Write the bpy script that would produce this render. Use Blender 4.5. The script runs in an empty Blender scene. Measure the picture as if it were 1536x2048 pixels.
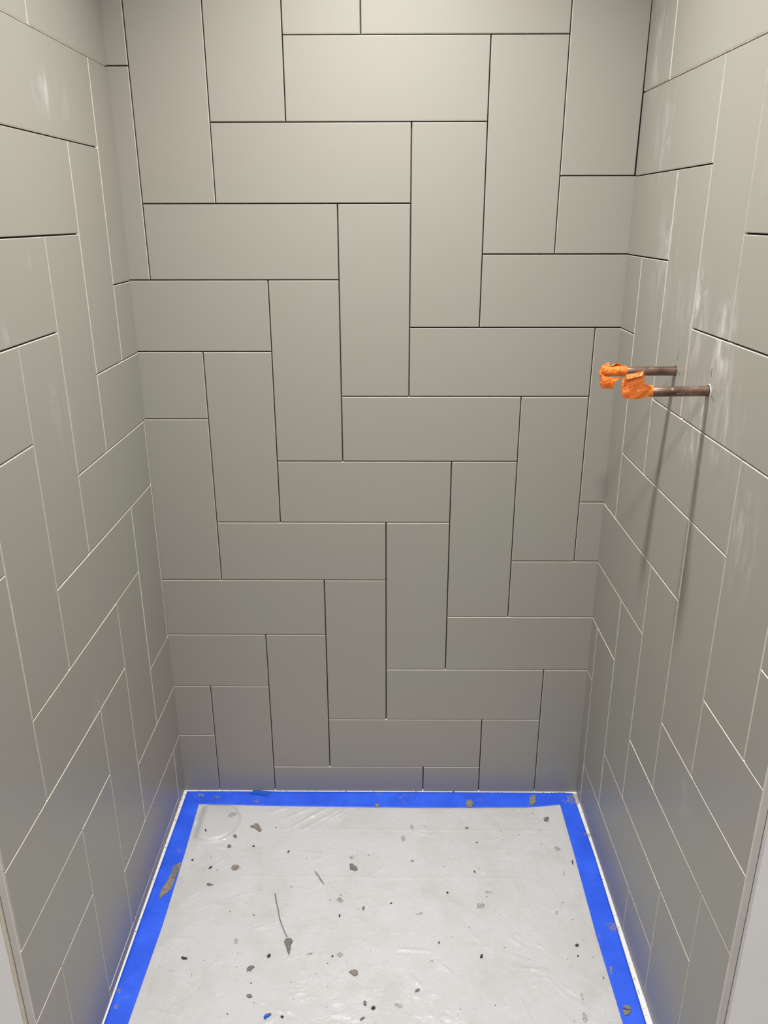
import bpy, bmesh, math, random
from mathutils import Vector, Matrix, noise
from mathutils.geometry import tessellate_polygon

random.seed(7)
S = bpy.context.scene
COL = S.collection
W = 0.154                       # pitch of one tile width plus its joint, metres
Z0 = 7.19                       # lattice origin above the shower pan, in pitches
LEN = 2.659                     # tile length plus joint, in pitches
XL, XR = -2.948, 4.021          # tiled side walls at lattice height 0
AL, AR = -0.0039, 0.0058        # the side walls are a touch out of square
TL, TR = 0.0029, -0.0057        # and out of plumb
CEIL = 8.70
UF = 5.74                       # depth of the tiled side walls

# ------------------------------------------------------------------ camera
def V3(x, y, z): return Vector((x * W, y * W, (z + Z0) * W))

cam = bpy.data.cameras.new('camera'); camo = bpy.data.objects.new('camera', cam); COL.objects.link(camo)
S.camera = camo
cam.sensor_fit = 'AUTO'; cam.sensor_width = 36; cam.lens = 1570.3 / 2048 * 36
cam.clip_start = 0.02
rx, ry, rz = -0.35913, 0.00169, 0.00874
M = (Matrix.Rotation(rz, 3, 'Z') @ Matrix.Rotation(rx, 3, 'X') @ Matrix.Rotation(ry, 3, 'Y'))
cx, cy, cz = M.col[0], M.col[2], -M.col[1]
m4 = Matrix(((cx[0], cy[0], cz[0], 0), (cx[1], cy[1], cz[1], 0), (cx[2], cy[2], cz[2], 0), (0, 0, 0, 1)))
m4.translation = V3(0.7284, -11.4648, 2.4827)
camo.matrix_world = m4

# ------------------------------------------------------------------ light
wd = bpy.data.worlds.new('world'); S.world = wd; wd.use_nodes = True
wd.node_tree.nodes['Background'].inputs[0].default_value = (1, 0.95, 0.9, 1)
wd.node_tree.nodes['Background'].inputs[1].default_value = 0.3
S.view_settings.view_transform = 'Standard'; S.view_settings.look = 'None'
S.view_settings.gamma = 1; S.view_settings.use_curve_mapping = False
S.view_settings.exposure = -0.10

def disk_light(name, loc, power, radius, color, spread=180):
    l = bpy.data.lights.new(name, 'AREA'); l.shape = 'DISK'; l.size = radius * 2
    l.energy = power; l.color = color; l.spread = math.radians(spread)
    o = bpy.data.objects.new(name, l); COL.objects.link(o); o.location = loc
    return o
LIGHTS = [((0.66, -3.25), 18.4, 0.055), ((0.3, -10.9), 20.5, 0.06)]
for (lx, ly), pw, rr in LIGHTS:
    disk_light('ceiling_lamp', V3(lx, ly, CEIL) - Vector((0, 0, 0.012)), pw, rr, (1.0, 0.975, 0.955), 115 if ly > -6 else 160)

# ------------------------------------------------------------------ helpers
def link(name, me, mat=None, parent=None, **props):
    o = bpy.data.objects.new(name, me); COL.objects.link(o)
    if mat is not None and me is not None and len(me.materials) == 0:
        for m in (mat if isinstance(mat, (list, tuple)) else [mat]): me.materials.append(m)
    if parent is not None: o.parent = parent
    for k, v in props.items(): o[k] = v
    return o
def mesh(name, verts, faces, smooth=False, mats=None):
    me = bpy.data.meshes.new(name); me.from_pydata([tuple(v) for v in verts], [], faces)
    if mats: me.polygons.foreach_set('material_index', mats)
    if smooth: me.polygons.foreach_set('use_smooth', [True] * len(me.polygons))
    me.update(); return me
def box_vf(a, b):
    (x0, y0, z0), (x1, y1, z1) = a, b
    v = [(x0, y0, z0), (x1, y0, z0), (x1, y1, z0), (x0, y1, z0), (x0, y0, z1), (x1, y0, z1), (x1, y1, z1), (x0, y1, z1)]
    f = [(0, 3, 2, 1), (4, 5, 6, 7), (0, 1, 5, 4), (1, 2, 6, 5), (2, 3, 7, 6), (3, 0, 4, 7)]
    return v, f
def box(name, a, b, mat, parent=None, **p):
    v, f = box_vf(a, b); return link(name, mesh(name, v, f), mat, parent, **p)

class NT:
    def __init__(s, name):
        s.m = bpy.data.materials.new(name); s.m.use_nodes = True
        s.t = s.m.node_tree; s.n = s.t.nodes; s.b = s.n['Principled BSDF']
        s.out = s.n['Material Output']
    def new(s, typ, **kw):
        n = s.n.new(typ)
        for k, v in kw.items(): setattr(n, k, v)
        return n
    def l(s, a, b): s.t.links.new(a, b)
    def set(s, **kw):
        for k, v in kw.items():
            k = k.replace('_', ' ')
            i = s.b.inputs[k]
            i.default_value = v
        return s
    def math(s, op, a, b=None, c=None, clamp=False):
        n = s.new('ShaderNodeMath', operation=op); n.use_clamp = clamp
        for i, v in enumerate((a, b, c)):
            if v is None: continue
            if isinstance(v, (int, float)): n.inputs[i].default_value = v
            else: s.l(v, n.inputs[i])
        return n.outputs[0]
    def pos(s, scale=(1, 1, 1)):
        g = s.new('ShaderNodeNewGeometry'); mp = s.new('ShaderNodeMapping')
        mp.inputs['Scale'].default_value = scale; s.l(g.outputs['Position'], mp.inputs[0]); return mp.outputs[0]
    def noise(s, scale, detail=3, vec=None, rough=0.5, dist=0):
        n = s.new('ShaderNodeTexNoise'); n.inputs['Scale'].default_value = scale; n.inputs['Detail'].default_value = detail
        n.inputs['Roughness'].default_value = rough; n.inputs['Distortion'].default_value = dist
        s.l(vec if vec is not None else s.pos(), n.inputs['Vector']); return n.outputs['Fac']
    def ramp(s, fac, stops):
        r = s.new('ShaderNodeValToRGB'); e = r.color_ramp.elements
        while len(e) < len(stops): e.new(0.5)
        for i, (p, c) in enumerate(stops):
            e[i].position = p; e[i].color = (*c, 1) if len(c) == 3 else c
        s.l(fac, r.inputs[0]); return r.outputs[0]
    def mixc(s, fac, a, b):
        n = s.new('ShaderNodeMix', data_type='RGBA')
        for i, v in ((0, fac), (6, a), (7, b)):
            if isinstance(v, (int, float)): n.inputs[i].default_value = v
            elif isinstance(v, tuple): n.inputs[i].default_value = (*v, 1)
            else: s.l(v, n.inputs[i])
        return n.outputs[2]
    def bump(s, h, strength, dist=0.001):
        b = s.new('ShaderNodeBump'); b.inputs['Strength'].default_value = strength; b.inputs['Distance'].default_value = dist
        s.l(h, b.inputs['Height']); s.l(b.outputs[0], s.b.inputs['Normal']); return b
    def band(s, f, lo, hi, a=0.0, b=1.0):
        n = s.new('ShaderNodeMapRange'); n.interpolation_type = 'SMOOTHSTEP'
        n.inputs[1].default_value = lo; n.inputs[2].default_value = hi; n.inputs[3].default_value = a; n.inputs[4].default_value = b
        s.l(f, n.inputs[0]); return n.outputs[0]

# ------------------------------------------------------------------ materials
TILE = (0.297, 0.286, 0.248)
# dried thinset haze wiped over the glaze: (x, y, z in pitches, radius across, radius up, strength)
HAZE = [(4.03, -2.75, 1.45, 0.38, 0.65, 0.9), (4.03, -2.2, 1.35, 0.25, 0.55, 0.6), (4.03, -3.55, 1.3, 0.35, 0.6, 0.9),
        (4.03, -3.15, 0.35, 0.5, 0.7, 0.75), (4.03, -3.9, 0.5, 0.5, 0.9, 0.5), (4.03, -1.55, 1.9, 0.5, 1.0, 0.35),
        (4.0, -1.0, 3.4, 0.5, 0.65, 0.45), (4.0, -0.4, 4.6, 0.35, 1.0, 0.6), (4.03, -4.6, -0.4, 0.4, 0.8, 0.4),
        (4.0, -4.3, 3.2, 0.6, 0.9, 0.3), (4.05, -4.2, -3.6, 0.4, 0.6, 0.3),
        (-2.93, -2.0, 3.72, 0.65, 0.3, 0.5), (-2.94, -3.2, 2.15, 0.10, 0.2, 0.7), (-2.94, -3.88, 1.45, 0.12, 0.2, 0.6),
        (-2.95, -2.9, 0.5, 0.4, 0.8, 0.25), (-2.95, -3.1, -3.3, 0.3, 0.4, 0.3)]
def make_tile_mat():
    t = NT('glazed_tile')
    base = t.noise(1.6, 2)
    col = t.mixc(t.band(base, 0.35, 0.65), (TILE[0] * 1.02, TILE[1] * 0.985, TILE[2] * 0.99), (TILE[0] * 0.985, TILE[1] * 1.01, TILE[2] * 1.0))
    streak = t.noise(1.0, 5, t.pos((19, 19, 6)), 0.66, 1.8)
    streak = t.band(streak, 0.43, 0.68)
    fine = t.band(t.noise(1.0, 3, t.pos((90, 90, 14)), 0.6), 0.4, 0.7)
    geo = t.new('ShaderNodeNewGeometry').outputs['Position']
    tot = None
    for (x, y, z, ra, rv, st) in HAZE:
        d = t.new('ShaderNodeVectorMath', operation='SUBTRACT'); t.l(geo, d.inputs[0]); d.inputs[1].default_value = V3(x, y, z)
        m = t.new('ShaderNodeVectorMath', operation='MULTIPLY'); t.l(d.outputs[0], m.inputs[0])
        m.inputs[1].default_value = (1 / (0.25 * W), 1 / (ra * W), 1 / (rv * W))
        ln = t.new('ShaderNodeVectorMath', operation='LENGTH'); t.l(m.outputs[0], ln.inputs[0])
        k = t.band(ln.outputs['Value'], 1.15, 0.1, 0.0, st)
        tot = k if tot is None else t.math('MAXIMUM', tot, k)
    h = t.math('MULTIPLY', tot, t.math('ADD', t.math('MULTIPLY', streak, 0.62), t.math('MULTIPLY', t.math('MULTIPLY', fine, streak), 0.45)), clamp=True)
    h = t.math("MULTIPLY", h, 0.8)
    col2 = t.mixc(h, col, (0.70, 0.69, 0.69))
    t.l(col2, t.b.inputs['Base Color'])
    t.l(t.math('ADD', t.math('MULTIPLY', h, 0.4), 0.40), t.b.inputs['Roughness'])
    t.bump(t.noise(420, 2), 0.05, 0.0004)
    t.set(IOR=1.5)
    return t.m
def simple(name, col, rough=0.5, nscale=40, var=0.12, bump=0.0, bscale=200, bdist=0.001, **kw):
    t = NT(name)
    f = t.noise(nscale, 4)
    a = tuple(c * (1 - var) for c in col); b = tuple(min(1, c * (1 + var)) for c in col)
    t.l(t.mixc(t.band(f, 0.3, 0.7), a, b), t.b.inputs['Base Color'])
    t.set(Roughness=rough, **kw)
    if bump: t.bump(t.noise(bscale, 3), bump, bdist)
    return t.m
M_TILE = make_tile_mat()
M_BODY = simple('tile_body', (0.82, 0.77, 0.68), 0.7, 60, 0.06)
M_EDGE = simple('glaze_edge_highlight', (0.60, 0.57, 0.50), 0.4, 60, 0.06)  # bevels painted paler than the glaze to carry the joint highlights
M_MORTAR = simple('shaded_thinset_bed', (0.035, 0.032, 0.028), 0.9, 60, 0.2, 0.4, 300)  # thinset, its colour darkened to put deep shade into the joints
M_PAINT = simple('white_wall_paint', (0.88, 0.875, 0.87), 0.6, 12, 0.02, 0.15, 350, 0.0006)
M_CEIL = simple('ceiling_paint', (0.78, 0.77, 0.74), 0.8, 12, 0.02)
M_TRIM = simple('edge_trim_metal', (0.60, 0.57, 0.53), 0.42, 30, 0.03)
M_BEAD = simple('joint_compound_cream', (0.70, 0.63, 0.50), 0.8, 60, 0.06, 0.3, 400)
M_BEADW = simple('joint_compound_white', (0.74, 0.725, 0.71), 0.7, 60, 0.04, 0.3, 400)
M_PAN = simple('white_acrylic_pan', (0.83, 0.83, 0.82), 0.3, 20, 0.02)
M_RFLOOR = simple('room_floor', (0.42, 0.41, 0.40), 0.5, 8, 0.1)
M_MORT1 = simple('dried_mortar_tan', (0.23, 0.205, 0.165), 0.9, 300, 0.3, 0.6, 900)
M_MORT2 = simple('dried_mortar_grey', (0.17, 0.165, 0.155), 0.9, 300, 0.3, 0.6, 900)
M_MORT3 = simple('dark_crumb', (0.035, 0.035, 0.035), 0.7, 300, 0.3)
def smear_mat():
    t = NT('thin_smear')
    f = t.noise(420, 4, None, 0.65)
    t.l(t.mixc(t.band(t.noise(260, 3), 0.4, 0.6), (0.20, 0.185, 0.155), (0.42, 0.39, 0.33)), t.b.inputs['Base Color'])
    t.l(t.band(f, 0.46, 0.58, 0.05, 0.9), t.b.inputs['Alpha']); t.set(Roughness=0.85)
    return t.m
M_SMEAR = smear_mat()
M_BLUE2 = simple('blue_tape_scrap', (0.012, 0.09, 0.55), 0.6, 300, 0.2)

def tape_mat():
    t = NT('blue_painter_tape')
    f = t.band(t.noise(14, 5, None, 0.6), 0.3, 0.75)
    c = t.mixc(f, (0.015, 0.085, 0.70), (0.028, 0.125, 0.87))
    sm = t.band(t.noise(18, 6, None, 0.65, 0.6), 0.60, 0.74)
    c = t.mixc(t.math('MULTIPLY', sm, 0.75), c, (0.16, 0.19, 0.38))
    t.l(c, t.b.inputs['Base Color']); t.set(Roughness=0.55)
    t.bump(t.noise(1.0, 2, t.pos((900, 900, 900))), 0.2, 0.0003)
    return t.m
M_TAPE = tape_mat()
def sheet_mat():
    t = NT('plastic_sheeting')
    st = t.band(t.noise(7, 5, None, 0.65, 0.8), 0.42, 0.72)
    c = t.mixc(t.math('MULTIPLY', st, 0.5), (0.62, 0.62, 0.63), (0.51, 0.49, 0.45))
    ab = t.ramp(t.noise(55, 6, None, 0.7), [(0.0, (0, 0, 0)), (0.62, (0, 0, 0)), (0.72, (1, 1, 1)), (1, (1, 1, 1))])
    c = t.mixc(t.math('MULTIPLY', ab, t.math('MULTIPLY', st, 0.3)), c, (0.45, 0.43, 0.39))
    t.l(c, t.b.inputs['Base Color']); t.set(Roughness=0.17, IOR=1.5, Alpha=0.78)
    n1 = t.noise(17, 5, None, 0.62, 2.8); n2 = t.noise(150, 3, None, 0.6, 0.8)
    t.bump(t.math('ADD', n1, t.math('MULTIPLY', n2, 0.16)), 0.75, 0.0036)
    return t.m
M_SHEET = sheet_mat()
def copper_mat():
    t = NT('dull_copper')
    c = t.mixc(t.band(t.noise(60, 5, t.pos((0.4, 1, 1))), 0.35, 0.7), (0.10, 0.055, 0.040), (0.22, 0.14, 0.10))
    sp = t.band(t.noise(180, 3, t.pos((0.6, 1, 1)), 0.6), 0.62, 0.70)
    c = t.mixc(t.math('MULTIPLY', sp, 0.6), c, (0.55, 0.52, 0.48))
    t.l(c, t.b.inputs['Base Color']); t.set(Roughness=0.42, Metallic=0.55)
    return t.m
M_COPPER = copper_mat()
def orange_mat():
    t = NT('orange_masking_tape')
    c = t.mixc(t.band(t.noise(70, 4), 0.3, 0.7), (0.74, 0.14, 0.012), (0.86, 0.225, 0.028))
    t.l(c, t.b.inputs['Base Color']); t.set(Roughness=0.38, Subsurface_Weight=0.0)
    v_ = t.new('ShaderNodeTexVoronoi', feature='DISTANCE_TO_EDGE'); v_.inputs['Scale'].default_value = 75; t.l(t.pos(), v_.inputs['Vector'])
    t.bump(t.math('ADD', t.noise(200, 3), t.math('MULTIPLY', t.band(v_.outputs['Distance'], 0.0, 0.12), 1.2)), 0.6, 0.0009)
    return t.m
M_ORANGE = orange_mat()

# ------------------------------------------------------------------ tiled walls
GAP = 0.0030 / W; BEV = 0.0009 / W; THK = 0.0085
class Wall:
    """wall frame: s runs along the wall, z up, outward normal into the shower"""
    def __init__(s, o, sd, zd, n): s.o, s.sd, s.zd, s.n = o, sd, zd, n
    def p(s, a, z, d=0.0): return s.o + s.sd * (a * W) + s.zd * ((z + 0) * W) + s.n * d
ORG = V3(0, 0, 0)
wB = Wall(ORG, Vector((1, 0, 0)), Vector((0, 0, 1)), Vector((0, -1, 0)))
uL = Vector((-math.sin(AL), -math.cos(AL), 0)); uR = Vector((math.sin(AR), -math.cos(AR), 0))
zL = Vector((TL, 0, 1)); zR = Vector((TR, 0, 1))
wL = Wall(V3(XL, 0, 0), uL, zL, zL.cross(uL).normalized() * -1)
wR = Wall(V3(XR, 0, 0), uR, zR, zR.cross(uR).normalized())
if wL.n.x < 0: wL.n = -wL.n
if wR.n.x > 0: wR.n = -wR.n

def clip(poly, a, b, c):                       # keep a*x + b*y <= c
    out = []
    for i in range(len(poly)):
        p, q = poly[i], poly[(i + 1) % len(poly)]
        dp, dq = a * p[0] + b * p[1] - c, a * q[0] + b * q[1] - c
        if dp <= 0: out.append(p)
        if (dp < 0 < dq) or (dq < 0 < dp):
            t = dp / (dp - dq); out.append((p[0] + (q[0] - p[0]) * t, p[1] + (q[1] - p[1]) * t))
    return out
def area(p): return 0.5 * sum(p[i][0] * p[(i + 1) % len(p)][1] - p[(i + 1) % len(p)][0] * p[i][1] for i in range(len(p)))
def inset(poly, d):
    n = len(poly); out = []
    for i in range(n):
        p0, p1, p2 = Vector(poly[i - 1]), Vector(poly[i]), Vector(poly[(i + 1) % n])
        e1, e2 = (p1 - p0).normalized(), (p2 - p1).normalized()
        n1, n2 = Vector((-e1.y, e1.x)), Vector((-e2.y, e2.x))
        k = (n1 + n2); k = k / max(0.3, 1 + n1.dot(n2))
        out.append(tuple(p1 + k * d))
    return out
def tile_mesh(wall, poly, holes=()):
    # local coordinates: metres along (s, z, normal), origin at the polygon's centre
    n = len(poly)
    cxy = (sum(p[0] for p in poly) / n, sum(p[1] for p in poly) / n)
    P = [((p[0] - cxy[0]) * W, (p[1] - cxy[1]) * W) for p in poly]
    b = BEV * W
    A = inset(P, b); A2 = inset(P, b * 0.3)
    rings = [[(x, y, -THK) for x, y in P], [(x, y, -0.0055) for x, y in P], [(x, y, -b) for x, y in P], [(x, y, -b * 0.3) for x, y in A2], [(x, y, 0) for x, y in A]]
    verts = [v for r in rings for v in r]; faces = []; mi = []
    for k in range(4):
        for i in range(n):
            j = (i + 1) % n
            faces.append((k * n + i, k * n + j, (k + 1) * n + j, (k + 1) * n + i)); mi.append((3, 1, 2, 0)[k])  # deepest side ring painted dark as joint shade, bevel ring pale as highlight
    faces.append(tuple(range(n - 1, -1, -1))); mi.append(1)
    if not holes:
        faces.append(tuple(4 * n + i for i in range(n))); mi.append(0)
    else:
        loops = [[Vector(v) for v in rings[4]]]; idx = [4 * n + i for i in range(n)]
        for (hx, hy, r) in holes:
            hx = (hx - cxy[0]) * W; hy = (hy - cxy[1]) * W; K = 28; st = len(verts)
            front = [Vector((hx + r * math.cos(2 * math.pi * k / K), hy + r * math.sin(2 * math.pi * k / K), 0)) for k in range(K)]
            verts += [tuple(v) for v in front]; verts += [(v.x, v.y, -THK) for v in front]
            for k in range(K):
                j = (k + 1) % K; faces.append((st + k, st + K + k, st + K + j, st + j)); mi.append(1)
            loops.append(front); idx += [st + k for k in range(K)]
        for tri in tessellate_polygon(loops):
            a, b_, c = (idx[i] for i in tri)
            va, vb, vc = Vector(verts[a]), Vector(verts[b_]), Vector(verts[c])
            faces.append((a, b_, c) if (vb - va).cross(vc - va).z > 0 else (a, c, b_)); mi.append(0)
    me = mesh('tile', verts, faces, mats=mi)
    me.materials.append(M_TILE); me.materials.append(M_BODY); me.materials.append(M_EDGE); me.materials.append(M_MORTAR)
    return me, cxy
cache = {}
def place_tile(wall, poly, parent, flip, holes=()):
    if flip: poly = [(-p[0], p[1]) for p in poly][::-1]; holes = [(-h[0], h[1], h[2]) for h in holes]
    # polygon coordinates here run so that (s', z, n) is right handed
    if area(poly) < 0: poly = poly[::-1]
    key = None
    if not holes and len(poly) == 4:
        w = round(max(p[0] for p in poly) - min(p[0] for p in poly), 4); h = round(max(p[1] for p in poly) - min(p[1] for p in poly), 4)
        if abs(w * h - abs(area(poly))) < 1e-5: key = (w, h)
    if key and key in cache:
        me = cache[key]; cxy = (sum(p[0] for p in poly) / 4, sum(p[1] for p in poly) / 4)
    else:
        me, cxy = tile_mesh(wall, poly, holes)
        if key: cache[key] = me
    sd = -wall.sd if flip else wall.sd
    c = wall.p(-cxy[0] if flip else cxy[0], cxy[1])
    z = wall.zd.normalized(); x = sd.normalized(); nn = wall.n
    jit = random.uniform(-0.0002, 0.0)
    tilt = Matrix.Rotation(random.uniform(-0.0011, 0.0011), 4, 'X') @ Matrix.Rotation(random.uniform(-0.0011, 0.0011), 4, 'Y') if not holes else Matrix()
    mat = Matrix(((x[0], z[0], nn[0], 0), (x[1], z[1], nn[1], 0), (x[2], z[2], nn[2], 0), (0, 0, 0, 1)))
    mat.translation = c + nn * jit
    o = link('tile', me, None, parent); o.matrix_world = mat @ tilt
    return o
def lattice(s0, s1, z0, z1):
    for m in range(-30, 31):
        for n in range(-12, 13):
            for a, b, c, d in ((m + n * LEN, m + n * LEN + LEN, m - n * LEN - 1, m - n * LEN),
                               (m + n * LEN + LEN, m + n * LEN + LEN + 1, m - n * LEN - LEN, m - n * LEN)):
                if b > s0 and a < s1 and d > z0 and c < z1: yield a, b, c, d
BOT = -7.178; BOTS = -7.15
def tile_wall(wall, parent, smap, s0, s1, flip, cuts, zoff=0.0, holes=()):
    """smap turns a wall distance into the lattice coordinate s"""
    for a, b, c, d in lattice(s0, s1, -8, CEIL + 0.2):
        g = GAP / 2
        P = [(a + g, c + g + zoff), (b - g, c + g + zoff), (b - g, d - g + zoff), (a + g, d - g + zoff)]
        P = [(smap(p[0]), p[1]) for p in P]
        for cut in cuts:
            P = clip(P, *cut)
            if len(P) < 3: break
        if len(P) < 3 or abs(area(P)) < 0.004: continue
        xs = [p[0] for p in P]; zs = [p[1] for p in P]
        if max(xs) - min(xs) < 0.02 or max(zs) - min(zs) < 0.02: continue
        hs = [h for h in holes if min(xs) + 0.02 < h[0] < max(xs) - 0.02 and min(zs) + 0.02 < h[1] < max(zs) - 0.02]
        place_tile(wall, P, parent, flip, hs)
DEEP = 0.0095
zb, zt = 0.0, (CEIL + Z0) * W
# backing walls: their face is the thinset bed behind the tiles
def slab(name, wall, s0, s1, mat, **p):
    pts = []
    for d in (-DEEP, -0.10):
        for (a, z) in ((s0, -Z0), (s1, -Z0), (s1, CEIL), (s0, CEIL)):
            pts.append(wall.p(a, z, d))
    f = [(0, 1, 2, 3), (7, 6, 5, 4), (0, 4, 5, 1), (1, 5, 6, 2), (2, 6, 7, 3), (3, 7, 4, 0)]
    me = mesh(name, pts, f); bm = bmesh.new(); bm.from_mesh(me); bmesh.ops.recalc_face_normals(bm, faces=bm.faces); bm.to_mesh(me); bm.free()
    return link(name, me, mat, None, kind='structure', **p)
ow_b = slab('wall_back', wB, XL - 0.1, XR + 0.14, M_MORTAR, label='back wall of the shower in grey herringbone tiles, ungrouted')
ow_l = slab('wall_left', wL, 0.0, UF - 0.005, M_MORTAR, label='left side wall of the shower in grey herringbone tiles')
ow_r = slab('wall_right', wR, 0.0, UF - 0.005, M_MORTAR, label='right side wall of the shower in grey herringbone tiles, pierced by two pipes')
HOLES = [(2.333, 0.806, 0.0097), (3.338, 0.782, 0.0102)]
e = 0.004
tile_wall(wB, ow_b, lambda s: s, XL - 0.2, XR + 0.2, False,
          [(-1, TL, -(XL - 0.02)), (1, -TR, XR + 0.02), (0, -1, -BOT), (0, 1, CEIL - 0.01)])
tile_wall(wL, ow_l, lambda s: XL - s - 0.004, XL - UF - 0.2, XL, True,
          [(-1, 0, -0.003), (1, 0, UF - 0.012), (0, -1, -BOTS), (0, 1, CEIL - 0.01)], -0.013)
tile_wall(wR, ow_r, lambda s: s - XR + 0.018, XR, XR + UF + 0.2, False,
          [(-1, 0, -0.003), (1, 0, UF - 0.012), (0, -1, -BOTS), (0, 1, CEIL - 0.01)], -0.0065, HOLES)

# edge trims and the painted walls either side of the opening
def edge_trim(name, wall, lab):
    t = []
    prof = [(UF - 0.012, -0.0015), (UF - 0.012, 0.0), (UF - 0.004, 0.0003), (UF + 0.004, -0.0002), (UF + 0.008, -0.0012), (UF + 0.008, -0.0105), (UF - 0.004, -0.0105), (UF - 0.004, -0.0015)]
    n = len(prof); v = []
    for z in (-Z0 + 0.02, CEIL):
        for s, d in prof: v.append(wall.p(s, z, d))
    f = [(i, (i + 1) % n, n + (i + 1) % n, n + i) for i in range(n)] + [tuple(range(n)), tuple(range(2 * n - 1, n - 1, -1))]
    me = mesh(name, v, f); bm = bmesh.new(); bm.from_mesh(me); bmesh.ops.recalc_face_normals(bm, faces=bm.faces); bm.to_mesh(me); bm.free()
    return link(name, me, M_TRIM, None, kind='structure', label=lab)
edge_trim('trim_1', wL, 'grey edge trim closing the left tiled wall')
edge_trim('trim_2', wR, 'grey edge trim closing the right tiled wall')
yF = -(UF + 0.004) * W
def front_wall(name, side, lab):
    w = wL if side < 0 else wR
    x_in = 0.0125
    pb, pt = w.p(UF, -Z0), w.p(UF, CEIL)
    far = V3(-12 if side < 0 else 13, 0, 0).x
    v = []
    for (px, z) in ((pb.x + side * x_in, zb), (pt.x + side * x_in, zt)):
        for (xx, yy) in ((px, yF), (far, yF), (far, yF + 0.1), (px, yF + 0.1)): v.append((xx, yy, z))
    f = [(0, 1, 5, 4), (1, 2, 6, 5), (2, 3, 7, 6), (3, 0, 4, 7), (0, 3, 2, 1), (4, 5, 6, 7)]
    me = mesh(name, v, f); bm = bmesh.new(); bm.from_mesh(me); bmesh.ops.recalc_face_normals(bm, faces=bm.faces); bm.to_mesh(me); bm.free()
    link(name, me, M_PAINT, None, kind='structure', label=lab)
    # ragged bead of joint compound along the opening
    N = 260; v = []; f = []
    for i in range(N + 1):
        k = i / N; z = zb + 0.02 + (zt - zb - 0.02) * k; px = pb.x + (pt.x - pb.x) * k + side * x_in
        wd_ = (0.0075 + 0.0022 * noise.noise((0, 0, z * 18)) + 0.0012 * noise.noise((3, 0, z * 70))) if side < 0 else (0.0045 + 0.0005 * noise.noise((5, 0, z * 9)))
        for (dx, dy) in ((0.0002, 0.0005), (0.0004, -0.0012), (wd_ * 0.6, -0.0012), (wd_, 0.0002)):
            v.append((px + side * dx, yF + dy, z))
        if i:
            for j in range(3): f.append(((i - 1) * 4 + j, i * 4 + j, i * 4 + j + 1, (i - 1) * 4 + j + 1))
    link('trim_3' if side < 0 else 'trim_4', mesh('bead', v, f), M_BEAD if side < 0 else M_BEADW, None, kind='structure',
         label=('ragged cream joint compound edge' if side < 0 else 'smooth pale joint compound edge') + ' beside the ' + ('left' if side < 0 else 'right') + ' edge trim')
front_wall('wall_front_left', -1, 'white painted wall left of the shower opening')
front_wall('wall_front_right', 1, 'white painted wall right of the shower opening')

# room shell behind the camera, ceiling, floors
XA, XB, YA = V3(-12, 0, 0).x, V3(13, 0, 0).x, -17 * W
box('ceiling', (XA - .1, YA - .1, zt), (XB + .1, 0.15, zt + 0.1), M_CEIL, kind='structure', label='white ceiling above the shower and bathroom')
box('wall_room_left', (XA - .1, YA - .1, zb), (XA, yF + 0.1, zt), M_PAINT, kind='structure', label='far left painted bathroom wall')
box('wall_room_right', (XB, YA - .1, zb), (XB + .1, yF + 0.1, zt), M_PAINT, kind='structure', label='far right painted bathroom wall')
box('wall_room_rear', (XA, YA - .1, zb), (XB, YA, zt), M_PAINT, kind='structure', label='painted bathroom wall behind the camera')
box('floor_bathroom', (XA, YA, -0.1), (XB, yF - 0.002, -0.0), M_RFLOOR, kind='structure', label='bathroom floor in front of the shower')
box('floor', (V3(XL, 0, 0).x - 0.012, yF, -0.1), (V3(XR, 0, 0).x + 0.018, 0.0094, 0.0), M_PAN, kind='structure', label='white shower pan under the plastic sheet, showing as a thin white line along the walls')

for (lx, ly), pw, rr in LIGHTS:
    c = V3(lx, ly, CEIL)
    e_ = bpy.data.objects.new('ceiling_light', None); COL.objects.link(e_); e_.location = c
    e_['label'] = 'round recessed ceiling light above the ' + ('shower' if ly > -6 else 'bathroom floor'); e_['category'] = 'ceiling light'
    K = 40; v = []; f = []
    for (r, z) in ((rr + 0.02, 0.0), (rr + 0.02, -0.004), (rr + 0.004, -0.008), (rr, -0.003)):
        for k in range(K): v.append((r * math.cos(2 * math.pi * k / K), r * math.sin(2 * math.pi * k / K), z))
    for j in range(3):
        for k in range(K): q = (k + 1) % K; f.append((j * K + k, j * K + q, (j + 1) * K + q, (j + 1) * K + k))
    link('trim_ring', mesh('trim_ring', v, f, True), M_CEIL, e_)
    t = NT('lamp_lens'); t.set(Emission_Strength=8.0); t.b.inputs['Emission Color'].default_value = (1, 0.95, 0.87, 1)
    v = [(rr * math.cos(2 * math.pi * k / K), rr * math.sin(2 * math.pi * k / K), -0.003) for k in range(K)]
    link('lens', mesh('lens', v, [tuple(range(K))]), t.m, e_)

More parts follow.
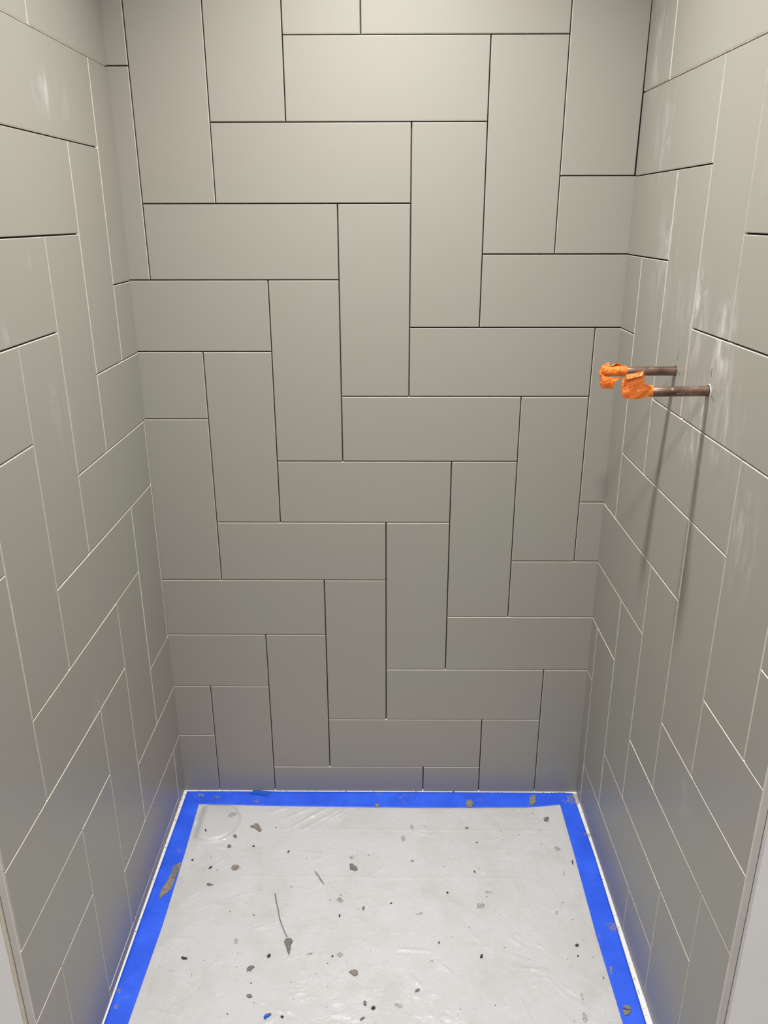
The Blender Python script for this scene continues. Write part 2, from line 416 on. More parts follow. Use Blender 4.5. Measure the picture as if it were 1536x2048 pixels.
# ------------------------------------------------------------------ floor sheet
FX = lambda x: x * W
DR = (-2.27, -0.83, 0.43)
def seg_d(px, py, a, b):
    dx, dy = b[0] - a[0], b[1] - a[1]; L2 = dx * dx + dy * dy
    t = max(0, min(1, ((px - a[0]) * dx + (py - a[1]) * dy) / L2))
    return math.hypot(px - a[0] - dx * t, py - a[1] - dy * t), t
R2 = random.Random(3)
CRE = [((-1.6, -0.96), (3.4, -0.98), .016, 1.4), ((-1.7, -1.98), (2.6, -2.0), .014, 1.3), ((-2.2, -2.9), (3.2, -3.05), .018, 0.4),
       ((2.6, -0.4), (2.75, -4.4), .02, 0.4), ((-0.4, -0.4), (-0.55, -5.5), .02, 0.3),
       ((-0.9, -0.90), (-0.35, -0.45), .028, 4.2), ((-0.75, -0.98), (-0.15, -0.50), .022, 3.4), ((-0.35, -0.80), (0.0, -0.45), .02, 3.0),
       ((-1.35, -0.60), (-1.1, -0.45), .03, 3.0), ((-1.1, -0.75), (-0.6, -0.42), .02, 2.6), ((0.1, -0.6), (0.35, -0.44), .02, 1.2),
       ((-0.15, -0.7), (0.15, -0.45), .02, 1.0), ((0.3, -0.7), (0.5, -0.5), .02, .8), ((3.6, -0.4), (3.2, -0.9), .03, 1.4), ((3.3, -0.75), (3.0, -1.3), .025, .8),
       ((2.1, -1.4), (0.9, -3.2), .16, 2.2), ((0.9, -3.2), (0.55, -5.6), .15, 2.0), ((0.55, -1.5), (0.5, -3.4), .14, -1.0),
       ((-2.4, -1.35), (-2.0, -1.5), .03, 1.5), ((-2.15, -1.38), (-1.95, -1.38), .02, 1.8)]
for _ in range(260):
    x, y = R2.uniform(-2.5, 3.6), R2.uniform(-5.4, -0.6); a = R2.uniform(0, math.pi); l = R2.uniform(0.08, 0.5)
    k_ = 1.0
    if y < -3.2 and R2.random() < 0.6: a = R2.gauss(2.7, 0.35); k_ = 1.7
    CRE.append(((x, y), (x + l * math.cos(a), y + l * math.sin(a)), R2.uniform(.010, .030), R2.uniform(-0.7, 1.6) * k_))
NX, NY = 300, 260
x0, x1, y0, y1 = XL + 0.12, XR - 0.10, -5.62, -0.08
grid = [[0.0] * (NX + 1) for _ in range(NY + 1)]
for j in range(NY + 1):
    y = y0 + (y1 - y0) * j / NY
    for i in range(NX + 1):
        x = x0 + (x1 - x0) * i / NX
        grid[j][i] = 0.9 * noise.noise((x * 1.3, y * 1.3, 0)) + 0.45 * noise.noise((x * 4, y * 4, 3)) + 0.9 * abs(noise.noise((x * 2.3, y * 2.1, 7)))
for (a, b, wd_, am) in CRE:
    r = wd_ * 3
    ia = max(0, int((min(a[0], b[0]) - r - x0) / (x1 - x0) * NX)); ib = min(NX, int((max(a[0], b[0]) + r - x0) / (x1 - x0) * NX) + 1)
    ja = max(0, int((min(a[1], b[1]) - r - y0) / (y1 - y0) * NY)); jb = min(NY, int((max(a[1], b[1]) + r - y0) / (y1 - y0) * NY) + 1)
    for j in range(ja, jb + 1):
        y = y0 + (y1 - y0) * j / NY
        for i in range(ia, ib + 1):
            x = x0 + (x1 - x0) * i / NX
            d, t = seg_d(x, y, a, b)
            grid[j][i] += am * math.exp(-(d / wd_) ** 2) * (0.35 + 0.65 * math.sin(math.pi * min(1, max(0, t * 0.9 + 0.05))))
def sst(a, b, v): v = max(0, min(1, (v - a) / (b - a))); return v * v * (3 - 2 * v)
def sheet_z(x, y, g):
    inner = min(sst(-2.585, -2.42, x), sst(3.80, 3.58, x), sst(-0.34, -0.50, y))
    z = 0.0016 + inner * max(0.0, 0.0008 + 0.001 * g)
    d = math.hypot(x - DR[0], y - DR[1])
    bump_ = 0.0085 * sst(DR[2] + 0.035, DR[2] - 0.02, d) + 0.002 * sst(DR[2] + 0.25, DR[2], d)
    return z + bump_ * inner if d < DR[2] + 0.25 else z
v = []; f = []
for j in range(NY + 1):
    y = y0 + (y1 - y0) * j / NY
    for i in range(NX + 1):
        x = x0 + (x1 - x0) * i / NX
        v.append((x * W, y * W, sheet_z(x, y, grid[j][i])))
for j in range(NY):
    for i in range(NX):
        a = j * (NX + 1) + i; f.append((a, a + 1, a + NX + 2, a + NX + 1))
link('plastic_sheet', mesh('plastic_sheet', v, f, True), M_SHEET, None,
     label='crinkled translucent white plastic sheeting taped down over the shower floor', category='plastic sheet')
def floor_z(x, y):
    i = int(max(0, min(NX, round((x - x0) / (x1 - x0) * NX)))); j = int(max(0, min(NY, round((y - y0) / (y1 - y0) * NY))))
    return sheet_z(x, y, grid[j][i])
# the drain cover that bulges under the sheet
K = 48; v = []; f = []
for (r, z) in ((0.062, 0.0002), (0.064, 0.004), (0.061, 0.0068), (0.0, 0.0072)):
    for k in range(K):
        cx_, cy_ = DR[0] * W + r * math.cos(2 * math.pi * k / K), DR[1] * W + r * math.sin(2 * math.pi * k / K)
        v.append((cx_, cy_, min(z, max(0.0002, sheet_z(cx_ / W, cy_ / W, -2.0) - 0.0012))))
for j in range(3):
    for k in range(K): q = (k + 1) % K; f.append((j * K + k, j * K + q, (j + 1) * K + q, (j + 1) * K + k))
link('drain_cover', mesh('drain_cover', v, f, True), simple('drain_cover_grey', (0.62, 0.62, 0.61), 0.4, 60, 0.05), None,
     label='round drain cover bulging under the sheet in the back left corner', category='drain cover')

# ------------------------------------------------------------------ blue tape
def tape(name, inner, outer, lab, lift, n=150, seed=0):
    """inner and outer are polylines in pitches, same number of points"""
    def samp(pl, t):
        k = t * (len(pl) - 1); i = min(int(k), len(pl) - 2); r = k - i
        return (pl[i][0] + (pl[i + 1][0] - pl[i][0]) * r, pl[i][1] + (pl[i + 1][1] - pl[i][1]) * r)
    v = []; f = []; m = 10
    for i in range(n + 1):
        t = i / n; a = samp(inner, t); b = samp(outer, t)
        for j in range(m + 1):
            s = j / m; x = a[0] + (b[0] - a[0]) * s; y = a[1] + (b[1] - a[1]) * s
            wr = 0.0006 * max(0, noise.noise((x * 3 + seed, y * 3, 1))) + 0.0012 * max(0, 0.12 - abs(noise.noise((x * 1.1, y * 1.1, seed + 5)))) / 0.12 * (0.5 if 0.15 < s < 0.85 else 0)
            zz = max(floor_z(x, y), 0.0016) + lift + wr if s < 0.93 else 0.0012 + lift
            v.append((x * W, y * W, zz))
    for i in range(n):
        for j in range(m):
            q = i * (m + 1) + j; f.append((q, q + 1, q + m + 2, q + m + 1))
    me = mesh(name, v, f, True)
    o = link(name, me, M_TAPE, None, label=lab, category='masking tape', group='blue tape strips around the sheet')
    s_ = o.modifiers.new('thickness', 'SOLIDIFY'); s_.thickness = 0.0002; s_.offset = 1
    return o
tB = tape('blue_tape', [(-2.92, -0.36), (-2.5, -0.37), (-1.55, -0.40), (0.38, -0.435), (1.78, -0.44), (3.15, -0.42), (3.78, -0.33)],
     [(-2.92, -0.035), (-2.5, -0.03), (-1.55, -0.03), (0.38, -0.03), (1.78, -0.028), (3.15, -0.03), (3.78, -0.035)],
     'blue tape strip along the foot of the back wall', 0.0003, seed=1)
tL = tape('blue_tape', [(-2.635, -0.36), (-2.60, -1.5), (-2.585, -2.9), (-2.62, -4.4), (-2.62, -5.6)],
     [(-2.915, -0.05), (-2.925, -1.5), (-2.93, -2.9), (-2.93, -4.4), (-2.93, -5.6)],
     'blue tape strip along the left wall, smeared with mortar near the back', 0.0009, seed=2)
tR = tape('blue_tape', [(3.715, -0.03), (3.71, -1.5), (3.69, -3.0), (3.71, -4.4), (3.72, -5.6)],
     [(4.00, -0.05), (4.035, -1.5), (4.025, -3.0), (4.01, -4.4), (4.0, -5.6)],
     'blue tape strip along the right wall, cracked mortar blob near its front end', 0.0009, seed=3)
for t_ in (tB, tL, tR): del t_['group']
# small torn scrap folded on the back strip
v = [(-1.80, -0.10, 3.2), (-1.47, -0.17, 3.0), (-1.38, -0.03, 2.2), (-1.72, -0.00, 2.2), (-1.79, -0.09, 4.4), (-1.48, -0.15, 4.2)]
v = [(a * W, b * W, c * 0.001) for a, b, c in v]
link('tape_scrap', mesh('tape_scrap', v, [(0, 1, 2, 3), (3, 2, 5, 4)]), M_BLUE2, None,
     label='small folded blue tape scrap on the back strip near its left end', category='tape scrap')

# ------------------------------------------------------------------ copper pipes with orange tape
def tube(r, xs, K=24, sag=0.0, cap=True):
    v = []; f = []
    for i, x in enumerate(xs):
        for k in range(K): v.append((x, r * math.cos(2 * math.pi * k / K), r * math.sin(2 * math.pi * k / K) + sag * x))
    for i in range(len(xs) - 1):
        for k in range(K): q = (k + 1) % K; f.append((i * K + k, i * K + q, (i + 1) * K + q, (i + 1) * K + k))
    if cap: f.append(tuple(range(K - 1, -1, -1))); f.append(tuple((len(xs) - 1) * K + k for k in range(K)))
    return v, f
def crumple(v, amp, sc, seed):
    out = []
    for p in v:
        q = Vector(p) * sc + Vector((seed, seed, seed)); n = noise.noise_vector(q)
        out.append(tuple(Vector(p) + n * amp))
    return out
def sleeve(parent, xa, xb, r, seed, pinch):
    """tape wound round the pipe end, creased, squeezed flat at the tip"""
    K = 36; N = 16; v = []; f = []
    for i in range(N + 1):
        t = i / N; x = xa + (xb - xa) * t
        sq = sst(0.55, 1.0, t) * pinch
        for k in range(K):
            a = 2 * math.pi * k / K
            fac = 1 + 0.04 * t * abs(noise.noise((x * 120, k * 0.5, seed))) + 0.06 * (noise.noise((x * 60, math.cos(a) * 2, math.sin(a) * 2 + seed))) * (0.1 + t)
            ry_, rz_ = r * fac * (1 - 0.75 * sq), r * fac * (1 + 0.30 * sq)
            v.append((x, ry_ * math.cos(a), rz_ * math.sin(a)))
    for i in range(N):
        for k in range(K): q = (k + 1) % K; f.append((i * K + k, i * K + q, (i + 1) * K + q, (i + 1) * K + k))
    f.append(tuple(N * K + k for k in range(K)))
    return link('tape_wrap', mesh('tape_wrap', v, f, False), M_ORANGE, parent)
def flap(parent, pts, faces, seed, cuts=3, amp=0.0012):
    me = mesh('tape_flap', [(a * 0.001, b * 0.001, c * 0.001) for a, b, c in pts], faces)
    bm = bmesh.new(); bm.from_mesh(me)
    bmesh.ops.triangulate(bm, faces=bm.faces)
    bmesh.ops.subdivide_edges(bm, edges=bm.edges, cuts=cuts, use_grid_fill=True)
    for q in bm.verts:
        n = noise.noise_vector(q.co * 95 + Vector((seed, 0, 0))); q.co += Vector((n.x * 0.5, n.y, n.z * 0.5)) * amp
    bm.to_mesh(me); bm.free()
    o = link('tape_flap', me, M_ORANGE, parent)
    s_ = o.modifiers.new('thickness', 'SOLIDIFY'); s_.thickness = 0.0003
    return o
def pipe(u, z, length, tilt, lab):
    base = wR.p(u, z)
    e_ = bpy.data.objects.new('copper_pipe', None); COL.objects.link(e_); e_.location = base
    e_['label'] = lab; e_['category'] = 'pipe'
    v, f = tube(0.0080, [0.085, 0.0, -0.03, -0.06, -length], 28, tilt)
    me = mesh('tube', v, f, True); me.polygons[-1].use_smooth = False
    link('tube', me, M_COPPER, e_)
    return e_
p1 = pipe(2.333, 0.806, 0.118, 0.0, 'rear copper pipe stub out of the right wall, orange tape drooping from its end')
p2 = pipe(3.338, 0.782, 0.125, 0.012, 'front copper pipe stub out of the right wall, orange tape folded upward at its end')
sleeve(p1, -0.087, -0.132, 0.0091, 1.3, 0.25)
# drooping flap in front of the pipe end, and the crest of loose tape over it
flap(p1, [(-134, -8, -3), (-126, -9.5, -8), (-113, -9, -9), (-100, -8, -9), (-91, -6, -8),
          (-133, -10, -10), (-124, -12, -13), (-114, -11, -12.5), (-103, -9.5, -14), (-95, -7, -11),
          (-135, -9, -19), (-126, -13, -20), (-117, -11, -19), (-109, -12, -16),
          (-130, -8, -30), (-121, -11, -29.5), (-114, -9, -30.5), (-109, -11, -28.5)],
     [(0, 5, 6, 1), (1, 6, 7, 2), (2, 7, 8, 3), (3, 8, 9, 4), (5, 10, 11, 6), (6, 11, 12, 7), (7, 12, 13, 8), (10, 14, 15, 11), (11, 15, 16, 12), (12, 16, 17, 13)], 2.0, 2, 0.0016)
flap(p1, [(-131, -7, 5), (-130, -2, 10), (-121.5, 0, 16.5), (-119.5, -1, 15), (-118, -4, 9.5), (-107, 0, 14.5), (-98, 1, 11.5), (-89, 0, 9), (-110, 8, 8), (-122, 7, 9), (-112, -5, 11)],
     [(0, 1, 4), (1, 2, 3, 4), (4, 10, 5), (4, 5, 8, 9), (5, 6, 7, 8), (1, 9, 4)], 3.0, 1, 0.0007)
flap(p1, [(-131, -8, 6), (-131, 6, 6), (-134, 6, -6), (-134, -8, -6), (-134, -7, -14), (-132, 4, -14)], [(0, 1, 2, 3), (3, 2, 5, 4)], 4.0, 2)
sleeve(p2, -0.090, -0.130, 0.0092, 4.1, 0.5)
flap(p2, [(-138, -8, 12), (-124, -10.5, 11), (-108, -11, 14), (-93, -9, 8.5), (-137, -9, 28), (-122, -11, 31), (-109.5, -10, 34.5), (-107, -11, 22),
          (-139, -8, 0), (-126, -12, 1), (-112, -13, 2), (-97, -10.5, 2), (-136, -8, -9.5), (-124, -12, -11), (-110, -11, -9.5), (-98, -9, -8)],
     [(0, 1, 5, 4), (1, 2, 7, 5), (5, 7, 6), (8, 9, 1, 0), (9, 10, 2, 1), (10, 11, 3, 2), (12, 13, 9, 8), (13, 14, 10, 9), (14, 15, 11, 10)], 5.0, 2, 0.0024)
flap(p2, [(-136.5, -9.5, 27.5), (-110, -10.5, 34), (-114, -15, 26), (-136, -14, 21.5), (-134, -16, 23), (-115, -17, 28)], [(0, 1, 2, 3), (3, 2, 5, 4)], 6.0, 1, 0.0005)
flap(p2, [(-136, 6, -9), (-138, 6, 12), (-138, -8, 12), (-136, -8, -9), (-136, 4, 20), (-137, -8, 22)], [(0, 1, 2, 3), (1, 4, 5, 2)], 7.0, 2)

# chipped white rims and pencil ticks around the two holes
def wall_ring(u, z, r0, a0, a1, wd_):
    v = []; f = []; N = 22
    for i in range(N + 1):
        a = a0 + (a1 - a0) * i / N; k = math.sin(math.pi * i / N) ** 0.5
        w_ = wd_ * k * (0.8 + 0.5 * noise.noise((i * 0.8, u, 0)))
        for rr_, d in ((r0, 0.0004), (r0 + w_ * 0.5 + 0.0001, 0.0009), (r0 + w_ + 0.0002, 0.0001)):
            v.append(wR.p(u + rr_ * math.cos(a) / W, z + rr_ * math.sin(a) / W, d))
        if i:
            for j in range(2): f.append(((i - 1) * 3 + j, i * 3 + j, i * 3 + j + 1, (i - 1) * 3 + j + 1))
    link('plaster_rim', mesh('plaster_rim', v, f), simple('plaster_white', (0.78, 0.77, 0.76), 0.8, 300, 0.1), ow_r)
wall_ring(3.338, 0.782, 0.0100, -1.2, 1.9, 0.0028)
wall_ring(3.338, 0.782, 0.0100, -2.6, -1.3, 0.0018)
wall_ring(2.333, 0.806, 0.0096, -2.4, -1.0, 0.0018)
M_PENCIL = simple('pencil_line', (0.07, 0.07, 0.07), 0.7, 300, 0.2)
for (ua, za, ub, zb_) in ((2.405, 0.83, 2.50, 0.79), (2.36, 0.93, 2.36, 1.06), (3.42, 0.76, 3.51, 0.72), (3.36, 0.93, 3.36, 1.03)):
    pts = []
    du, dz = ub - ua, zb_ - za; L_ = math.hypot(du, dz); nx, nz = -dz / L_ * 0.0025, du / L_ * 0.0025
    for d in (0.0, 0.0003):
        for (a, b) in ((ua + nx, za + nz), (ua - nx, za - nz), (ub - nx, zb_ - nz), (ub + nx, zb_ + nz)): pts.append(wR.p(a, b, d))
    link('pencil_mark', mesh('pencil_mark', pts, [(4, 5, 6, 7), (0, 1, 5, 4), (1, 2, 6, 5), (2, 3, 7, 6), (3, 0, 4, 7)]), M_PENCIL, ow_r)

# ------------------------------------------------------------------ debris on the sheet
def onfloor(px, py):
    d = M @ Vector(((px - 768) / 1570.3, 1, -(py - 1024) / 1570.3)); c = Vector((0.7284, -11.4648, 2.4827))
    t = (-Z0 + 0.02 - c.z) / d.z; p = c + d * t; return p.x, p.y
def lump(name, outline, hgt, mat, lab, cat='mortar crumb', seed=0, onz=None, **kw):
    """outline: floor points in pitches, counter-clockwise or not"""
    if area(outline) < 0: outline = outline[::-1]
    n = len(outline); cx_ = sum(p[0] for p in outline) / n; cy_ = sum(p[1] for p in outline) / n
    z = (onz if onz is not None else floor_z(cx_, cy_)) + 0.0001
    v = []; f = []
    for (k, h) in ((1.0, 0.0), (0.93, 0.6), (0.62, 1.0)):
        for i, p in enumerate(outline):
            hh = h * hgt * (1 + 0.45 * noise.noise((i * 1.7 + seed, k * 9, seed))) if h else -0.0003
            v.append(((p[0] - cx_) * k * W, (p[1] - cy_) * k * W, hh))
    v.append((0, 0, hgt * 0.85))
    for r in range(2):
        for i in range(n): j = (i + 1) % n; f.append((r * n + i, r * n + j, (r + 1) * n + j, (r + 1) * n + i))
    for i in range(n): f.append((2 * n + i, 2 * n + (i + 1) % n, 3 * n))
    o = link(name, mesh(name, v, f), mat, None)
    o.location = (cx_ * W, cy_ * W, z)
    if lab: o['label'] = lab; o['category'] = cat
    for a, b in kw.items(): o[a] = b
    return o
def blob(px, py, w, h, rot, mat, hgt, lab, cat='mortar crumb', n=11, jag=0.28, seed=None, onz=None, name='mortar_crumb', **kw):
    """a crumb whose outline covers about w x h photograph pixels on the floor"""
    r = random.Random(seed if seed is not None else int(px * 7 + py)); out = []
    for i in range(n):
        a = 2 * math.pi * i / n; k = 1 + r.uniform(-jag, jag)
        ex, ey = w / 2 * k * math.cos(a), h / 2 * k * math.sin(a)
        c, s = math.cos(rot), math.sin(rot)
        out.append(onfloor(px + ex * c - ey * s, py + ex * s + ey * c))
    return lump(name, out, hgt, mat, lab, cat, seed=px, onz=onz, **kw)
def pxlump(pts, hgt, mat, lab, cat='mortar crumb', onz=None, name='mortar_crumb', **kw):
    return lump(name, [onfloor(*p) for p in pts], hgt, mat, lab, cat, seed=pts[0][0], onz=onz, **kw)
T, G, D, SM = M_MORT1, M_MORT2, M_MORT3, M_SMEAR
zT = 0.0036
pxlump([(500, 1652), (503, 1650), (507, 1651), (511, 1646), (517, 1648), (521, 1654), (524, 1660), (519, 1664), (514, 1660), (508, 1656), (502, 1655)], 0.0035, T,
       'curved tan mortar chunk just right of the drain bulge')
pxlump([(462, 1737), (464, 1732), (470, 1730), (478, 1731), (479, 1736), (474, 1740), (466, 1741)], 0.0025, T, 'oval olive grey mortar chip left of the middle, below the drain bulge')
pxlump([(699, 1728), (704, 1727), (708, 1730), (714, 1734), (716, 1739), (710, 1742), (705, 1740), (700, 1739)], 0.003, G, 'jagged brown mortar chunk in the middle of the back half')
pxlump([(568, 1882), (572, 1877), (579, 1876), (584, 1878), (586, 1884), (582, 1890), (581, 1900), (578, 1911), (575, 1904), (572, 1893), (569, 1886)], 0.003, G,
       'pointed mortar lump at the end of a long thin scrape', name='mortar_lump')
pxlump([(697, 1944), (702, 1941), (709, 1939), (716, 1942), (716, 1949), (710, 1953), (703, 1949)], 0.003, T, 'rounded mortar chunk in the front middle, right of the round speckled marks')
pxlump([(1059, 1596), (1063, 1591), (1071, 1589), (1072, 1600), (1071, 1606), (1064, 1612), (1058, 1607), (1059, 1601)], 0.003, T, 'tall tan mortar flake on the back tape near the right corner', onz=zT)
pxlump([(932, 1603), (936, 1599), (943, 1600), (947, 1607), (944, 1614), (938, 1616), (932, 1611)], 0.0022, T, 'oval brown mortar spot on the back tape, right of its middle', onz=zT)
blob(754, 1611, 9, 7, 0, T, 0.0015, 'small brown mortar spot on the lower edge of the back tape', onz=zT)
a1 = pxlump([(1246, 2013), (1250, 2011), (1259, 2012), (1262, 2016), (1262, 2020), (1252, 2019), (1245, 2017)], 0.003, T, 'upper half of the cracked mortar blob on the right tape', onz=zT)
a2 = pxlump([(1245, 2019), (1252, 2021), (1262, 2022), (1260, 2028), (1255, 2032), (1248, 2031), (1246, 2025)], 0.003, T, 'lower half of the cracked mortar blob on the right tape', onz=zT)
pxlump([(361, 1724), (363, 1727), (358, 1741), (352, 1752), (348, 1764), (343, 1777), (333, 1786), (325, 1792), (319, 1799), (318, 1793), (322, 1780), (333, 1763), (343, 1745), (347, 1732)], 0.0012, T,
       'long tan mortar smear across the left tape', name='mortar_smear', onz=zT)
pxlump([(356, 1729), (358, 1737), (353, 1751), (347, 1759), (344, 1755), (346, 1741), (350, 1733)], 0.0030, G, 'thick dark core on the mortar smear on the left tape', onz=zT + 0.0006)
for (px, py, w, h, ro, m, hg, lab) in [
    (465, 1636, 21, 8, -0.4, SM, .0006, 'grey mortar smear on top of the drain bulge'),
    (419, 1769, 14, 5, .1, G, .002, 'flat arched mortar flake in front of the drain bulge'),
    (368, 1916, 13, 6, .2, D, .0025, 'dark rubbery pellet near the left tape, front half'),
    (501, 1937, 17, 9, -.6, G, .0025, 'curled two-part mortar crumb left of the middle near the front'),
    (499, 1992, 11, 9, -.3, G, .002, 'ring shaped grey crumb at the front left'),
    (412, 1667, 3, 7, -.2, D, .001, 'black sliver on the drain bulge'),
    (470, 1672, 8, 7, 0, G, .001, 'round grey spot on the right rim of the drain bulge'),
    (458, 1692, 8, 8, 0, G, .0012, 'pair of grey crumbs under the drain bulge'),
    (385, 1720, 5, 4, 0, D, .002, 'round dark crumb beside the left tape'),
    (421, 1736, 8, 4, -.6, D, .002, 'small dark curl left of the oval olive chip'),
    (507, 1692, 5, 3, -.3, D, .0015, 'tiny black crumb below the curved tan chunk'),
    (577, 1703, 3, 7, .6, D, .001, 'black sliver in the back half, right of the curved tan chunk'),
    (703, 1714, 12, 8, 0, SM, .0006, 'faint mortar mark just above the jagged brown chunk'),
    (680, 1800, 13, 12, 0, SM, .001, 'round speckled mortar mark in the middle of the sheet'),
    (727, 1816, 5, 9, .4, G, .0012, 'small forked crumb right of the round speckled mark'),
    (679, 1831, 4, 5, 0, D, .0012, 'dark crumb at the end of a short scrape'),
    (681, 1909, 12, 9, 0, SM, .001, 'ring shaped speckled mark in the front middle'),
    (665, 1913, 5, 4, 0, D, .0015, 'black dot left of the ring shaped speckled mark'),
    (620, 1908, 15, 5, -.2, SM, .0012, 'thin mortar flake between the pointed lump and the black dot'),
    (538, 1912, 7, 9, .5, D, .002, 'dark hooked crumb left of the pointed lump'),
    (730, 2007, 6, 11, -.1, G, .003, 'upright grey crumb near the front edge'),
    (746, 2016, 9, 8, 0, D, .003, 'fat dark crumb near the front edge'),
    (564, 2034, 6, 5, 0, D, .002, 'dark crumb right of the blue scrap at the front'),
    (797, 2012, 19, 9, .2, SM, .0006, 'streaky reddish grey scuff near the front edge'),
    (835, 1981, 11, 6, -.5, G, .002, 'grey crumb right of the fat dark one, towards the middle'),
    (963, 1913, 6, 8, 0, D, .003, 'plump dark pellet in the front right quarter'),
    (878, 1885, 3, 5, .1, D, .0012, 'small dark crumb right of the centre fold'),
    (895, 1786, 5, 4, 0, D, .0015, 'black dot on the diagonal fold'),
    (961, 1811, 17, 12, 0, SM, .001, 'broad tan speckled mark right of the diagonal fold'),
    (976, 1784, 17, 4, .1, SM, .0008, 'thin tan flake above the broad speckled mark'),
    (840, 1828, 15, 3, -.3, SM, .0008, 'slim slanting scrape near the diagonal fold'),
    (824, 1655, 8, 14, -.5, SM, .0008, 'grey scrape close to the back tape, right of its middle'),
    (934, 1656, 7, 5, 0, G, .0012, 'small hooked crumb close to the back tape'),
    (954, 1685, 5, 3, 0, D, .001, 'tiny black crumb below the hooked one near the back tape'),
    (825, 1722, 7, 3, 0, G, .001, 'small flat crumb in the middle right of the back half'),
    (949, 1743, 3, 6, -.6, D, .001, 'dark sliver in the right part of the back half'),
    (1093, 1638, 11, 9, 0, G, .002, 'ring shaped grey chip near the back right corner'),
    (1115, 1698, 14, 7, .2, SM, .002, 'grey winged flake beside the right tape, back half'),
    (1145, 1724, 3, 12, -.2, D, .0015, 'dark thin sliver beside the right tape'),
    (1128, 1745, 3, 14, 0, SM, .0008, 'faint vertical scrape beside the right tape'),
    (1114, 1826, 8, 8, 0, SM, .0008, 'tan ring mark in the right part of the sheet'),
    (1154, 1891, 7, 6, 0, D, .0025, 'round dark pellet beside the right tape, front half'),
    (1156, 1912, 4, 3, 0, D, .0015, 'smaller dark dot under the round pellet by the right tape'),
    (1164, 1992, 5, 22, -.15, SM, .0006, 'long grey smear beside the right tape near the front'),
    (1170, 2036, 10, 20, -.1, SM, .0008, 'broad grey smear at the front right'),
    (1207, 1955, 3, 6, -.4, G, .001, 'grey sliver touching the right tape'),
    (725, 2037, 11, 5, -.5, G, .002, 'grey flake at the very front below the fat dark crumb'),
    (472, 1882, 9, 11, .3, SM, .0005, 'faint brownish mark in the left part of the sheet'),
    (806, 1677, 10, 11, 0, SM, .0005, 'faint grey ring below the back tape scrape'),
    (640, 1757, 4, 34, -.6, T, .001, 'slanting tan scrape in the upper middle of the sheet')]:
    blob(px, py, w, h, ro, m, hg, lab, 'mortar crumb' if m is not SM else 'mortar mark', n=9 if max(w, h) < 10 else 13,
         name='mortar_crumb' if m is not SM else 'mortar_mark')
for (px, py, w, h, ro, lab) in [
    (1147, 1597, 24, 22, 0.2, 'grey mortar scuff on the tape in the back right corner'),
    (1174, 1668, 16, 7, 0.2, 'small grey scuff on the outer edge of the right tape, back half'),
    (1226, 1852, 26, 16, 0.4, 'broad pale scuff across the middle of the right tape'),
    (1223, 1938, 9, 16, 0.1, 'tan scuff on the inner half of the right tape'),
    (237, 1982, 10, 10, 0.0, 'brown scuff on the left tape near the front'),
    (234, 2013, 7, 11, 0.2, 'dark brown scuff at the front end of the left tape'),
    (402, 1590, 14, 7, 0.0, 'tan scuff on the back tape above the drain bulge'),
    (435, 1594, 14, 5, 0.0, 'thin tan scuff on the back tape right above the drain bulge'),
    (512, 1603, 9, 7, 0.0, 'pale scuff on the back tape under the blue scrap')]:
    blob(px, py, w, h, ro, SM, 0.0002, lab, 'mortar mark', onz=zT - 0.0003, name='mortar_mark', n=15, jag=0.4)
# thin scrape trailing from the pointed lump
pts = [(550, 1787), (552, 1800), (556, 1818), (559, 1836), (565, 1854), (570, 1866), (574, 1874)]
o_ = []
for (x, y) in pts: o_.append((x - 1.1, y))
for (x, y) in pts[::-1]: o_.append((x + 1.3, y))
vv = [onfloor(*p) for p in o_]; n = len(pts)
verts = [(a * W, b * W, floor_z(a, b) + 0.0008) for a, b in vv] + [(a * W, b * W, floor_z(a, b) - 0.0002) for a, b in vv]; N2 = 2 * n
faces = [(i, i + 1, N2 - 2 - i, N2 - 1 - i) for i in range(n - 1)] + [(i, (i + 1) % N2, N2 + (i + 1) % N2, N2 + i) for i in range(N2)]
link('mortar_scrape', mesh('mortar_scrape', verts, faces), G, None, label='long thin scrape leading down to the pointed lump', category='mortar mark')
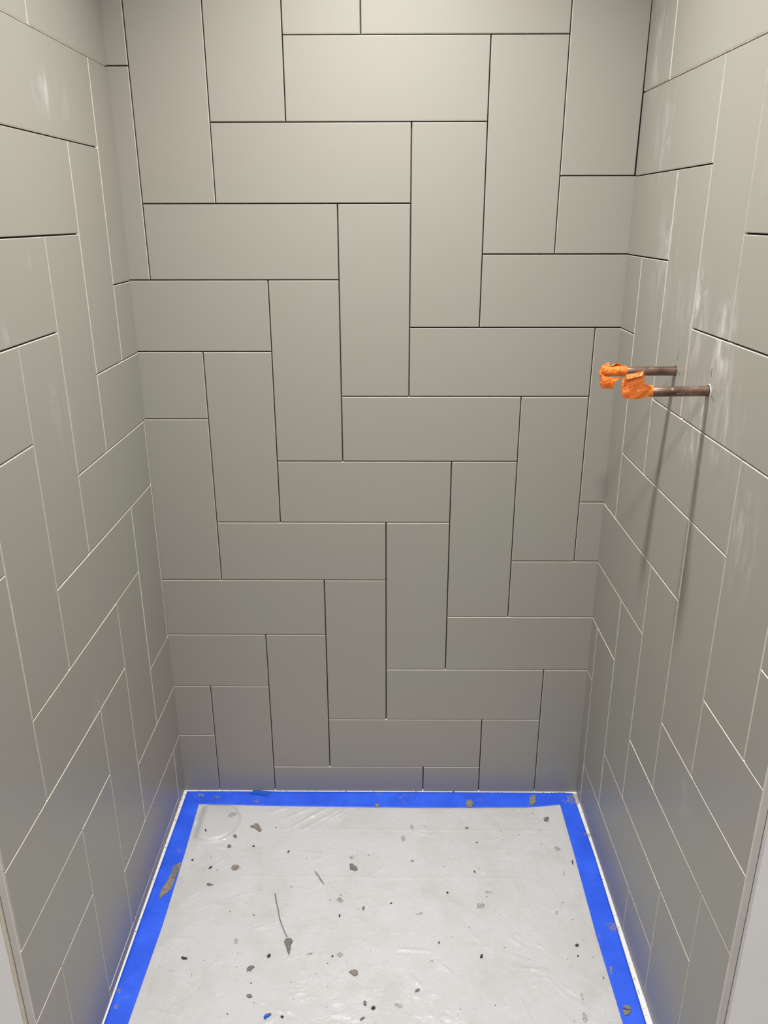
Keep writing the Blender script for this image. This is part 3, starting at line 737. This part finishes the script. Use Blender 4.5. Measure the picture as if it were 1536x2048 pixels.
# blue scrap and plastic cross spacer
pxlump([(527, 2034), (530, 2029), (535, 2027), (540, 2030), (538, 2034), (534, 2035), (531, 2039), (528, 2038)], 0.003, M_BLUE2, 'crumpled bright blue tape scrap at the front edge of the sheet', 'tape scrap', name='tape_scrap')
pxlump([(536, 2029), (540, 2026), (543, 2029), (540, 2032)], 0.0042, G, 'grey crumb stuck to the blue scrap at the front')
cxp, cyp = onfloor(864, 1922)
v = []; f = []
for (a, b) in (((-6.5, -1.1), (3.5, 1.1)), ((-1.1, -12), (1.1, 12))):
    vv, ff = box_vf((a[0] * .001, a[1] * .001, -.0002), (b[0] * .001, b[1] * .001, 0.0012)); k = len(v); v += vv; f += [tuple(i + k for i in q) for q in ff]
o = link('tile_spacer', mesh('tile_spacer', v, f), simple('spacer_plastic', (0.55, 0.55, 0.54), .4), None, label='small pale cross shaped tile spacer on the sheet', category='tile spacer')
o.location = (cxp * W, cyp * W, floor_z(cxp, cyp)); o.rotation_euler = (0, 0, -0.05)
# fine crumbs nobody could count
R3 = random.Random(11); v = []; f = []
def crumb(x, y, z, r, st):
    k = len(v); n = 5; a0 = R3.uniform(0, 6)
    for h, q in ((0.0, 1.0), (r * 0.7, 0.7)):
        for i in range(n):
            a = a0 + 2 * math.pi * i / n; rr_ = r * q * R3.uniform(0.7, 1.2)
            v.append((x + rr_ * math.cos(a) * st, y + rr_ * math.sin(a), z + h))
    for i in range(n): j = (i + 1) % n; f.append((k + i, k + j, k + n + j, k + n + i))
    f.append(tuple(k + n + i for i in range(n)))
for _ in range(230):
    x, y = R3.uniform(-2.5, 3.6), R3.uniform(-5.3, -0.45); crumb(x * W, y * W, floor_z(x, y), abs(R3.gauss(0.0004, 0.0005)) + 0.0003, R3.uniform(0.6, 1.6))
for _ in range(60):
    x = R3.uniform(-2.9, 3.9); crumb(x * W, -R3.uniform(0.008, 0.035) * W, 0.0001 if R3.random() < .6 else 0.0015, R3.uniform(0.0005, 0.0014), R3.uniform(.8, 2.2))
for _ in range(34):
    y = R3.uniform(-5.3, -0.1); crumb((4.045) * W, y * W, 0.0001, R3.uniform(0.0005, 0.0013), 1)
for _ in range(26):
    y = R3.uniform(-3.0, -0.1); crumb((-2.95) * W, y * W, 0.0001, R3.uniform(0.0005, 0.0014), 1)
link('mortar_dust', mesh('mortar_dust', v, f), M_MORT3, None, kind='stuff', label='fine dark mortar crumbs scattered over the sheet and along the walls', category='debris')
